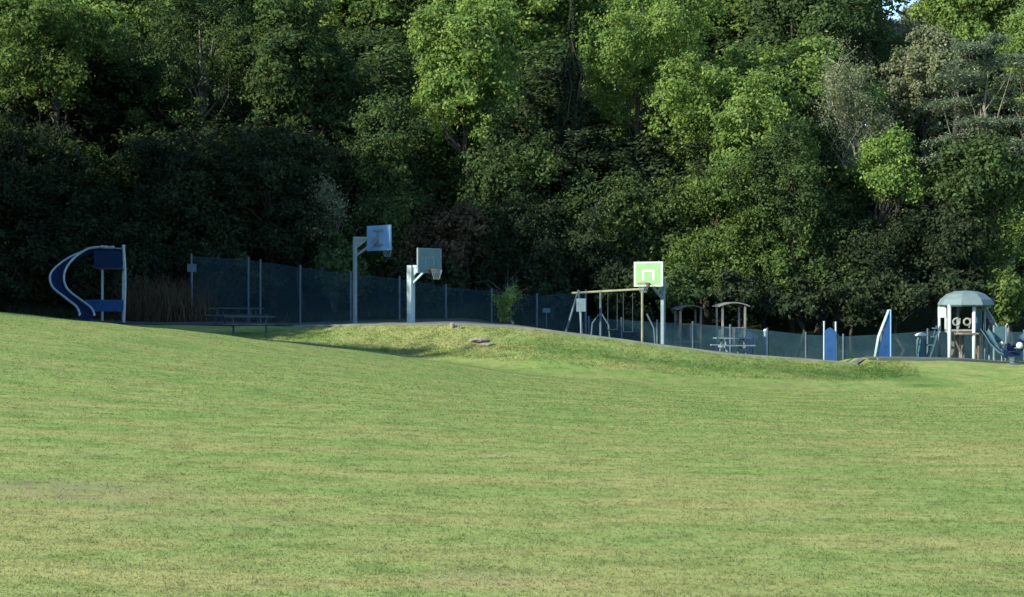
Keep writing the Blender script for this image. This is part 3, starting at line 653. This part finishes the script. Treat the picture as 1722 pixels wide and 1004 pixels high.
# ------------------------------------------------------------------ curved slide at the left
def slide():
    d0 = 83.0; o = G(190, d0); root = thing('curved_slide', 'tall blue curved slide with pale rims, left of the dry grass', 'slide', o)
    def Q(px, py, d): return P(px, py, d) - o
    ctl = [Q(186, 420, 84.6), (Q(150, 424, 84.9)), Q(118, 440, 84.6), Q(97, 464, 83.9), Q(100, 488, 82.9), Q(122, 507, 82.0), Q(140, 521, 81.2), Q(146, 532, 80.5), Q(146, 535, 80.0)]
    pts = []
    for i in range(len(ctl)-1):
        p0, p1, p2, p3 = ctl[max(i-1, 0)], ctl[i], ctl[i+1], ctl[min(i+2, len(ctl)-1)]
        for k in range(6):
            t = k/6; pts.append(0.5*((2*p1)+(p2-p0)*t+(2*p0-5*p1+4*p2-p3)*t*t+(3*p1-p0-3*p2+p3)*t**3))
    pts.append(ctl[-1]); mb = MB(); n = 9; rimA, rimB = [], []
    for i, p in enumerate(pts):
        t = (pts[min(i+1, len(pts)-1)]-pts[max(i-1, 0)]); t.z *= .3; t.normalize(); side = t.cross(Vector((0, 0, 1))).normalized(); up = Vector((0, 0, 1))
        for j in range(n):
            a = math.pi*(j/(n-1)); mb.v.append(tuple(p+side*math.cos(a)*.29+up*(-math.sin(a)*.26+.12)))
        rimA.append(p+side*.30+up*.13); rimB.append(p-side*.30+up*.13)
    for i in range(len(pts)-1):
        for j in range(n-1): mb.f.append((i*n+j, i*n+j+1, (i+1)*n+j+1, (i+1)*n+j))
    ch = mb.build('chute', 'navy_paint', root, True)
    sm = ch.modifiers.new('thickness', 'SOLIDIFY'); sm.thickness = .03
    MB().tube(rimA, .05, 8).build('rim', 'pale_paint', ch, True); MB().tube(rimB, .05, 8).build('rim', 'pale_paint', ch, True)
    for (px, d, top) in ((208, 83.2, 415), (207, 85.3, 419), (172, 85.6, 416)):
        b = G(px, d)-o; t = Q(px, top, d)
        bw = Vector((.07 if px == 208 else 0, 0, 0)); mb = MB().tube([b+Vector((0, 0, -.1)), b.lerp(t, .25)+bw*.6, b.lerp(t, .5)+bw, b.lerp(t, .75)+bw*.8, t], .055, 10); mb.lathe([(.075, 0), (.075, .06), (.04, .09)], t, 10); mb.build('post', 'pale_paint', root)
    a, b = Q(172, 417, 83.3), Q(208, 418, 83.2)
    MB().tube([a, b], .03, 8).build('top_rail', 'galvanised', root)
    zk = Z(452, 84.2)-o.z
    MB().box((Q(191, 0, 84.4).x, 1.3, zk), (.95, 2.1, .06)).build('deck', 'weathered_wood', root)
    x0, x1 = Q(158, 0, 83.2).x, Q(206, 0, 83.2).x
    MB().box(((x0+x1)/2, .22, (Z(420, 83.2)+Z(452, 83.2))/2-o.z), (x1-x0, .03, .74)).build('side_panel', 'navy_paint', root)
    x0, x1 = Q(141, 0, 83).x, Q(206, 0, 83).x
    MB().box(((x0+x1)/2, .24, Z(514, 83.2)-o.z), (x1-x0, .05, .52)).build('lower_panel', 'blue_paint', root)
    lad = MB()
    for px in (196, 206): lad.bar(G(px, 86.4)-o, Q(px, 440, 85.2), .05)
    for k in range(8):
        f = (k+.5)/8; lad.bar((G(196, 86.4)-o).lerp(Q(196, 440, 85.2), f), (G(206, 86.4)-o).lerp(Q(206, 440, 85.2), f), .035)
    lad.build('ladder', 'dark_rubber', root)
    MB().box(G(146, 80.2)-o+Vector((0, 0, .05)), (.7, .9, .12)).build('landing_block', 'pale_paint', root)
slide()

# ------------------------------------------------------------------ picnic tables
def picnic_table(label, px, d, rz, L=1.9, mat='weathered_wood', rise=0.0):
    o = G(px, d); root = thing('picnic_table', label, 'picnic table', o, rz, 'picnic tables')
    for k in range(5): MB().box((0, -.30+k*.15, .74), (L, .138, .045)).build('tabletop_plank', mat, root)
    for s in (-1, 1):
        for k in range(2): MB().box((0, s*(.64+k*.135-.03), .44), (L, .122, .045)).build('seat_plank', mat, root)
    for s in (-1, 1):
        x = s*(L/2-.35)
        for t in (-1, 1): MB().bar((x, t*.62, -.06), (x, t*.18, .715), .05, .09).build('leg', mat, root)
        MB().bar((x+.05*s, -.74, .39), (x+.05*s, .74, .39), .045, .09).build('seat_beam', mat, root)
        MB().bar((x+.05*s, -.36, .69), (x+.05*s, .36, .69), .045, .07).build('top_beam', mat, root)
    return root
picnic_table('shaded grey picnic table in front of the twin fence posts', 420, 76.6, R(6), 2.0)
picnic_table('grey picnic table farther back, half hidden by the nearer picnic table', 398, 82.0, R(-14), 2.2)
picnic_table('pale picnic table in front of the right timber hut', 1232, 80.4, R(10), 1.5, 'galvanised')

# ------------------------------------------------------------------ swing frame
def swing():
    d = 82.0; o = G(1020, d); root = thing('swing_frame', 'swing frame with a thin yellow top beam behind the green board', 'swing', o)
    def Q(px, py, d=d): return P(px, py, d)-o
    bm = MB().tube([Q(962, 493, 82.6), Q(1083, 486, 81.4)], .05, 10).build('top_beam', 'yellow_paint', root)
    for (px, py, da) in ((973, 488, 82.5), (1010, 490, 82.1), (1080, 487, 81.4)):
        t = Q(px, py, da)
        if px == 973:
            for (bx, bd) in ((950, 82.9), (979, 82.0)): MB().tube([t, G(bx, bd)-o+Vector((0, 0, -.1))], .05, 8).build('leg', 'post_grey', root)
        else:
            MB().tube([t, G(px, da)-o+Vector((0, 0, -.1))], .05, 8).build('leg', 'yellow_paint' if px == 1080 else 'post_grey', root)
    for (px, da, sgn) in ((1010, 82.1, -1), (1010, 82.0, 1), (1086, 81.4, 1)):
        t = Q(px+2*sgn, 528, da); b = G(px+sgn*16, da+.2)-o; m = t.lerp(b, .5)+Vector((sgn*.12, 0, .1))
        MB().tube([t, m, b+Vector((0, 0, -.05))], .035, 8).build('brace', 'post_grey', root)
    for px, dd in ((1030, 82.0), (1056, 81.7)):
        zt = Q(px, 490, dd).z-.06; st = G(px, dd)-o; sz = st.z+.5
        sw = MB().box((st.x, st.y, sz), (.44, .2, .035)).build('swing_seat', 'dark_rubber', root)
        mb = MB()
        for sx in (-.2, .2): mb.tube([(st.x+sx, st.y, sz), (st.x+sx, st.y, zt)], .009, 4)
        mb.build('chains', 'post_grey', sw)
swing()
o = G(977, 81.6); s = thing('notice_board', 'small pale notice board on a post left of the swing frame', 'sign', o)
zt = Z(502, 81.6)-o.z; zb = Z(524, 81.6)-o.z
MB().tube([(0, 0.03, -.1), (0, .03, zt)], .035, 8).build('post', 'galvanised', s)
MB().box((0, -.02, (zt+zb)/2), (.40, .03, zt-zb)).build('board', 'galvanised', s)
o = G(919, 84.8); s = thing('fence_plate', 'tiny pale plate on the fence left of the swing frame', 'sign', o)
zt = Z(522, 84.8)-o.z
MB().tube([(0, 0.03, -.1), (0, .03, zt)], .025, 8).build('post', 'teal_paint', s)
MB().box((0, -.01, zt), (.34, .02, .2)).build('plate', 'post_grey', s)

# ------------------------------------------------------------------ timber play huts with shallow curved roofs
def hut(label, px, d, roof_py, w_px, mat, roofmat, panel):
    o = G(px, d); root = thing('play_hut', label, 'play hut', o, R(8), 'timber play huts')
    hw = w_px*d/F/2; top = Z(roof_py, d)-o.z; post = hw*.74
    mb = MB(); n = 12
    prof = [(-hw+2*hw*i/n, -.17*((2*i/n-1)**2)) for i in range(n+1)]
    for sy in (-.72, .72):
        for (u, z) in prof: mb.v.append((u, sy, top+z))
        for (u, z) in prof: mb.v.append((u, sy, top+z-.05))
    k = n+1
    for i in range(n):
        mb.f += [(i, i+1, 2*k+i+1, 2*k+i), (k+i+1, k+i, 3*k+i, 3*k+i+1), (i+1, i, k+i, k+i+1), (2*k+i, 2*k+i+1, 3*k+i+1, 3*k+i)]
    mb.f += [(0, 2*k, 3*k, k), (n, k+n, 3*k+n, 2*k+n)]
    mb.build('roof', roofmat, root)
    for sx in (-1, 1):
        for sy in (-1, 1): MB().box((sx*post, sy*.55, (top-.10)/2-.05), (.085, .085, top-.10+.05)).build('post', mat, root)
    MB().box((0, 0, .52), (post*2-.1, 1.0, .06)).build('deck', mat, root)
    for sx in (-1, 1): MB().box((sx*post, 0, .95), (.03, .96, .62)).build('side_panel', panel, root)
    MB().box((post*.55, .55, .95), (post*.8, .03, .62)).build('back_panel', panel, root)
    for k in range(2): MB().box((-post+.5+k*(post*2-1.0), -.55, .95), (.035, .03, .78)).build('baluster', mat, root)
    MB().bar((-post, -.55, 1.34), (post, -.55, 1.34), .04).build('rail', mat, root)
hut('timber play hut right of the green hoop post, shaded shallow roof', 1157, 89.4, 513, 47, 'timber', 'timber', 'teal_paint')  # darker timber than the next hut: its shade is put into the colour
hut('timber play hut with a sunlit shallow roof, behind the pale picnic table', 1229, 89.0, 508, 52, 'roof_timber', 'roof_timber', 'teal_paint')  # lighter timber all over: the sunlit look is put into the colour

o = G(1287, 81.5); s = thing('bollard', 'short pale round topped post between the huts and the blue play panel', 'bollard', o); zt = Z(557, 81.5)-o.z
MB().tube([(0, 0, -.1), (0, 0, zt)], .07, 10).build('post', 'galvanised', s); MB().lathe([(.085, 0), (.085, .05), (.05, .09), (.01, .105)], (0, 0, zt), 10).build('cap', 'pale_paint', s)
o = G(1262, 81.0); s = thing('balance_ramp', 'small pale sloping ramp on legs right of the pale picnic table', 'ramp', o)
MB().bar((-.25, 0, .28), (.12, 0, 1.02), .05, .5).build('ramp_board', 'galvanised', s)
for yy in (-.2, .2): MB().tube([(.14, yy, -.05), (.14, yy, 1.0)], .035, 8).build('leg', 'galvanised', s); MB().tube([(-.25, yy, -.05), (-.25, yy, .26)], .03, 8).build('leg', 'galvanised', s)

# ------------------------------------------------------------------ blue play panel and triangular panel
o = G(1396, 80); s = thing('activity_board', 'tall blue play panel between two pale posts', 'activity board', o, R(-10)); zt = Z(542, 80)-o.z; zp = Z(554, 80)-o.z
for sx, t in ((-.25, zt), (.23, zt-.02)):
    mb = MB().tube([(sx, 0, -.1), (sx, 0, t)], .036, 10); mb.lathe([(.045, 0), (.045, .03), (.02, .05)], (sx, 0, t), 10); mb.build('post', 'pale_paint', s)
n = 10; poly = [(-.24, .04), (.22, .04)]+[(.22-.46*i/n, zp-.10+.18*math.sin(math.pi*i/n)) for i in range(n+1)]
MB().prism(poly, (1, 0, 0), (0, 0, 1), (0, -.065, 0), .03).build('panel', 'blue_paint', s)
MB().prism([(.20, zp-.5), (.36, zp-.3), (.36, zp-.18), (.20, zp-.22)], (1, 0, 0), (0, 0, 1), (0, .0, 0), .03).build('side_wing', 'navy_paint', s)
o = G(1489, 80.2); s = thing('climbing_wedge', 'triangular blue climbing panel with a pale sloping edge', 'climbing panel', o); zt = Z(521, 80.2)-o.z; xl = -.46; xr = .17
MB().prism([(xl+.10, .02), (xr, .02), (xr, zt-.06)], (1, 0, 0), (0, 0, 1), (0, 0, 0), .16).build('panel', 'blue_paint', s)
for yy in (-.11, .11):
    MB().tube([(xl, yy, -.05), (xl+.17, yy, zt*.45), (xr-.03, yy, zt)], .034, 8).build('sloping_rail', 'pale_paint', s, True)
    MB().tube([(xr+.03, yy, -.1), (xr+.03, yy, zt+.02)], .03, 8).build('post', 'board_blue', s)
mb = MB()
for k in range(6):
    f = (k+.7)/6.5; mb.bar((xl+.06+(xr-xl)*f*.95-.05, -.10, zt*f), (xl+.06+(xr-xl)*f*.95-.05, .10, zt*f), .03)
mb.build('rungs', 'galvanised', s)

# ------------------------------------------------------------------ litter bin
o = G(1549, 81.5); s = thing('litter_bin', 'grey litter bin with a pale domed lid left of the tower', 'litter bin', o); zt = Z(562, 81.5)-o.z
MB().lathe([(.19, 0), (.19, .06), (.21, .07), (.21, zt-.22)], (0, 0, 0), 14).build('body', 'teal_paint', s)
for a in (.4, 2.0, 3.6, 5.2): MB().tube([(.17*math.cos(a), .17*math.sin(a), zt-.25), (.17*math.cos(a), .17*math.sin(a), zt-.04)], .015, 6).build('strut', 'galvanised', s)
MB().lathe([(.27, -.05), (.27, -.01), (.20, .05), (.08, .08), (.01, .085)], (0, 0, zt-.02), 16).build('lid', 'pale_paint', s, True)

# ------------------------------------------------------------------ dome roofed tower
def tower():
    d = 81.5; o = G(1622, d); root = thing('play_tower', 'play tower with a pale green domed roof and white posts', 'play tower', o)
    def lx(px): return X(px, d)-o.x
    def z(py): return Z(py, d)-o.z
    cx = lx(1624); rr = 46*d/F
    zr = z(511); zt = z(489)
    rf = MB().lathe([(rr*1.02, zr-.05), (rr*1.02, zr), (rr*.93, zr+(zt-zr)*.34), (rr*.70, zr+(zt-zr)*.74), (rr*.42, zr+(zt-zr)*.96), (rr*.18, zt), (.02, zt+.01)], (cx, 0, 0), 8, R(22.5)).build('roof', 'roof_green', root)
    MB().lathe([(rr*.97, zr-.10), (rr*.97, zr-.052)], (cx, 0, 0), 8, R(22.5)).build('roof_ring', 'teal_paint', rf)
    ps = [(1591, -.62, .075), (1631, -.72, .075), (1584, .45, .06), (1655, -.1, .055), (1651, .6, .055), (1618, .78, .055)]
    for (px, yy, r) in ps:
        MB().tube([(lx(px), yy, -.3), (lx(px), yy, zr-.03)], r, 12).build('post', 'white_paint' if r > .07 else 'galvanised', root, True)
    zd = z(559)
    MB().lathe([(.92, zd-.07), (.92, zd)], (cx, 0, 0), 8, R(22.5)).build('deck', 'brown_wood', root)
    # front barrier with two round windows
    br = MB().box((lx(1611), -.70, z(555)), (.86, .03, .08)).build('front_barrier', 'roof_timber', root)
    for px in (1602, 1620): 
        MB().ring((lx(px), -.70, z(541)), .14, .045, (1, 0, 0), (0, 0, 1), 18, 6).build('ring', 'roof_timber', br, True)
        MB().bar((lx(px+3), -.70, z(551)), (lx(px+6), -.70, z(535)), .05).build('ring_stem', 'roof_timber', br)
    # arched white panel on the left
    n = 10; zt2 = z(516); x0, x1 = lx(1577), lx(1589)
    lp = MB().box((lx(1582), -.25, (z(516)+z(534))/2), (.36, .03, z(516)-z(534))).build('arch_panel', 'white_paint', root)
    for px in (1577, 1588): MB().box((lx(px), -.25, (z(534)+zd)/2), (.09, .03, z(534)-zd-.004)).build('arch_side', 'white_paint', lp)
    # right hand side: slatted blue barrier and slanting net
    for i, px in enumerate((1637, 1642, 1647)): MB().box((lx(px), -.45+.1*i, (z(519)+zd)/2), (.10, .03, z(519)-zd)).build('barrier_slat', 'teal_paint', root)
    net = MB(); a0, a1 = Vector((lx(1656), -.1, z(515))), Vector((lx(1681), -.3, z(560))); b0, b1 = Vector((lx(1656), .6, z(515))), Vector((lx(1681), .6, z(560)))
    for k in range(6): net.tube([a0.lerp(b0, k/5), a1.lerp(b1, k/5)], .014, 5)
    for k in range(9): net.tube([a0.lerp(a1, k/8), b0.lerp(b1, k/8)], .012, 5)
    net.build('climbing_net', 'galvanised', root); MB().tube([a0, a1], .035, 8).build('net_pole', 'galvanised', root); MB().tube([b0, b1], .035, 8).build('net_pole', 'galvanised', root)
    # blue chute curling down to the right
    pts = [Vector((lx(1650), -.55, z(556))), Vector((lx(1655), -.8, z(566))), Vector((lx(1660), -1.05, z(580))), Vector((lx(1668), -1.25, z(592))), Vector((lx(1680), -1.35, z(600)))]
    mb = MB(); k = 7
    for i, p in enumerate(pts):
        t = (pts[min(i+1, 4)]-pts[max(i-1, 0)]); t.z *= .3; t.normalize(); sd = t.cross(Vector((0, 0, 1)))
        for j in range(k): a = math.pi*j/(k-1); mb.v.append(tuple(p+sd*math.cos(a)*.24+Vector((0, 0, .1-math.sin(a)*.16))))
    for i in range(4):
        for j in range(k-1): mb.f.append((i*k+j, i*k+j+1, (i+1)*k+j+1, (i+1)*k+j))
    ch = mb.build('chute', 'teal_paint', root, True); ch.modifiers.new('thickness', 'SOLIDIFY').thickness = .03
    # lower side platform on the right
    for px in (1668, 1688):
        for yy in (-.35, .45): MB().tube([(lx(px), yy, -.3), (lx(px), yy, z(547))], .045, 8).build('post', 'galvanised', root)
    MB().box((lx(1678), -.37, (z(549)+z(572))/2), (.42, .03, z(549)-z(572))).build('platform_panel', 'teal_paint', root)
    MB().box((lx(1678), .05, z(574)), (.5, .78, .06)).build('platform', 'weathered_wood', root)
    MB().tube([(lx(1679), -.55, -.3), (lx(1679), -.55, z(577))], .03, 8).build('hand_post', 'galvanised', root); MB().lathe([(.01, -.10), (.08, -.06), (.11, 0), (.08, .07), (.01, .1)], (lx(1679), -.55, z(577)), 10).build('knob', 'pale_paint', root, True)
    # timber underneath: cross braces and planks
    for px, yy in ((1603, .2), (1613, .35), (1622, .4), (1640, .1), (1645, -.2)): MB().box((lx(px), yy, zd/2-.1), (.16, .04, zd-.08)).build('under_plank', 'brown_wood', root)
    MB().bar((lx(1597), -.5, zd-.1), (lx(1612), -.5, .25), .06).build('brace', 'timber', root); MB().bar((lx(1611), -.46, .35), (lx(1611), -.46, .0), .12).build('stub_post', 'roof_timber', root)
    MB().bar((lx(1643), -.55, .0), (lx(1643), -.55, zd-.1), .07).build('rear_post', 'roof_timber', root)
    # steps at the left
    for px, py in ((1573, 552), (1567, 566), (1562, 580)): MB().box((lx(px), -.1, z(py)), (.22, .6, .05)).build('step', 'teal_paint', root)
    for yy in (-.42, .22): MB().bar((lx(1558), yy, -.1), (lx(1577), yy, z(548)), .05).build('stringer', 'teal_paint', root)
tower()

# ------------------------------------------------------------------ spring riders at the right edge
def rider(label, px, d, rz, k=1.0):
    o = G(px, d); root = thing('spring_rider', label, 'spring rider', o, rz, 'spring riders by the tower')
    pts = [(.11*k*math.cos(a), .11*k*math.sin(a), .03+a/(2*math.pi)*.075*k) for a in np.linspace(0, 2*math.pi*4.5, 60)]
    MB().tube(pts, .016, 5).build('spring', 'galvanised', root)
    MB().box((0, 0, .012), (.42, .42, .024)).build('base_plate', 'galvanised', root)
    prof = [(-.42, .02), (.38, .0), (.46, .16), (.44, .46), (.30, .52), (.22, .30), (-.12, .22), (-.30, .34), (-.46, .30)]
    MB().prism([(u*k, (v+.38)*k) for u, v in prof], (1, 0, 0), (0, 0, 1), (0, 0, 0), .06)  .build('body', 'navy_paint', root)
    MB().box((-.05*k, 0, .62*k), (.30*k, .26, .04)).build('seat', 'dark_rubber', root)
    MB().lathe([(.01, -.15), (.11, -.11), (.155, 0), (.11, .11), (.01, .15)], (.40*k, 0, .92*k), 12).build('head', 'white_paint', root, True)
    MB().tube([(.26*k, -.22, .80*k), (.26*k, .22, .80*k)], .02, 8).build('handle_bar', 'galvanised', root)
rider('spring rider with a pale head, low down at the right edge', 1702, 80.0, R(10), .85)
rider('spring rider with a white head, cut by the right edge', 1706, 82.6, R(25), 1.1)

# ------------------------------------------------------------------ stones on the bank
def rock(label, x, y, s, seed, group=None):
    r = np.random.default_rng(seed); mb = MB()
    mb.lathe([(.55, -.1), (.62, .12), (.5, .32), (.28, .42), (.05, .45)], (0, 0, 0), 9)
    mb.v = [tuple(np.array(v)*np.array([s[0], s[1], s[2]])*(1+r.normal(0, .10))) for v in mb.v]
    o = mb.build('rock', 'stone'); o.location = (x, y, h(x, y)-.03); tag(o, label, 'rock', group)
x, y = gp(806, 572); rock('flat brown stone lying on the grassy bank', x, y, (.7, .7, .26), 1)
x, y = gp(818, 580); rock('low pale stone just below the flat brown stone', x, y, (.6, .4, .22), 2)
rock('small pale stone on the crest right of the white hoop post', X(760, 76.7), 76.7, (.18, .18, .5), 3)
rock('smallest pale stone on the crest of the bank', X(773, 76.6), 76.6, (.14, .14, .4), 4)
x, y = gp(101, 813); rock('tiny white stone on the worn turf at lower left', x, y, (.035, .035, .05), 5)
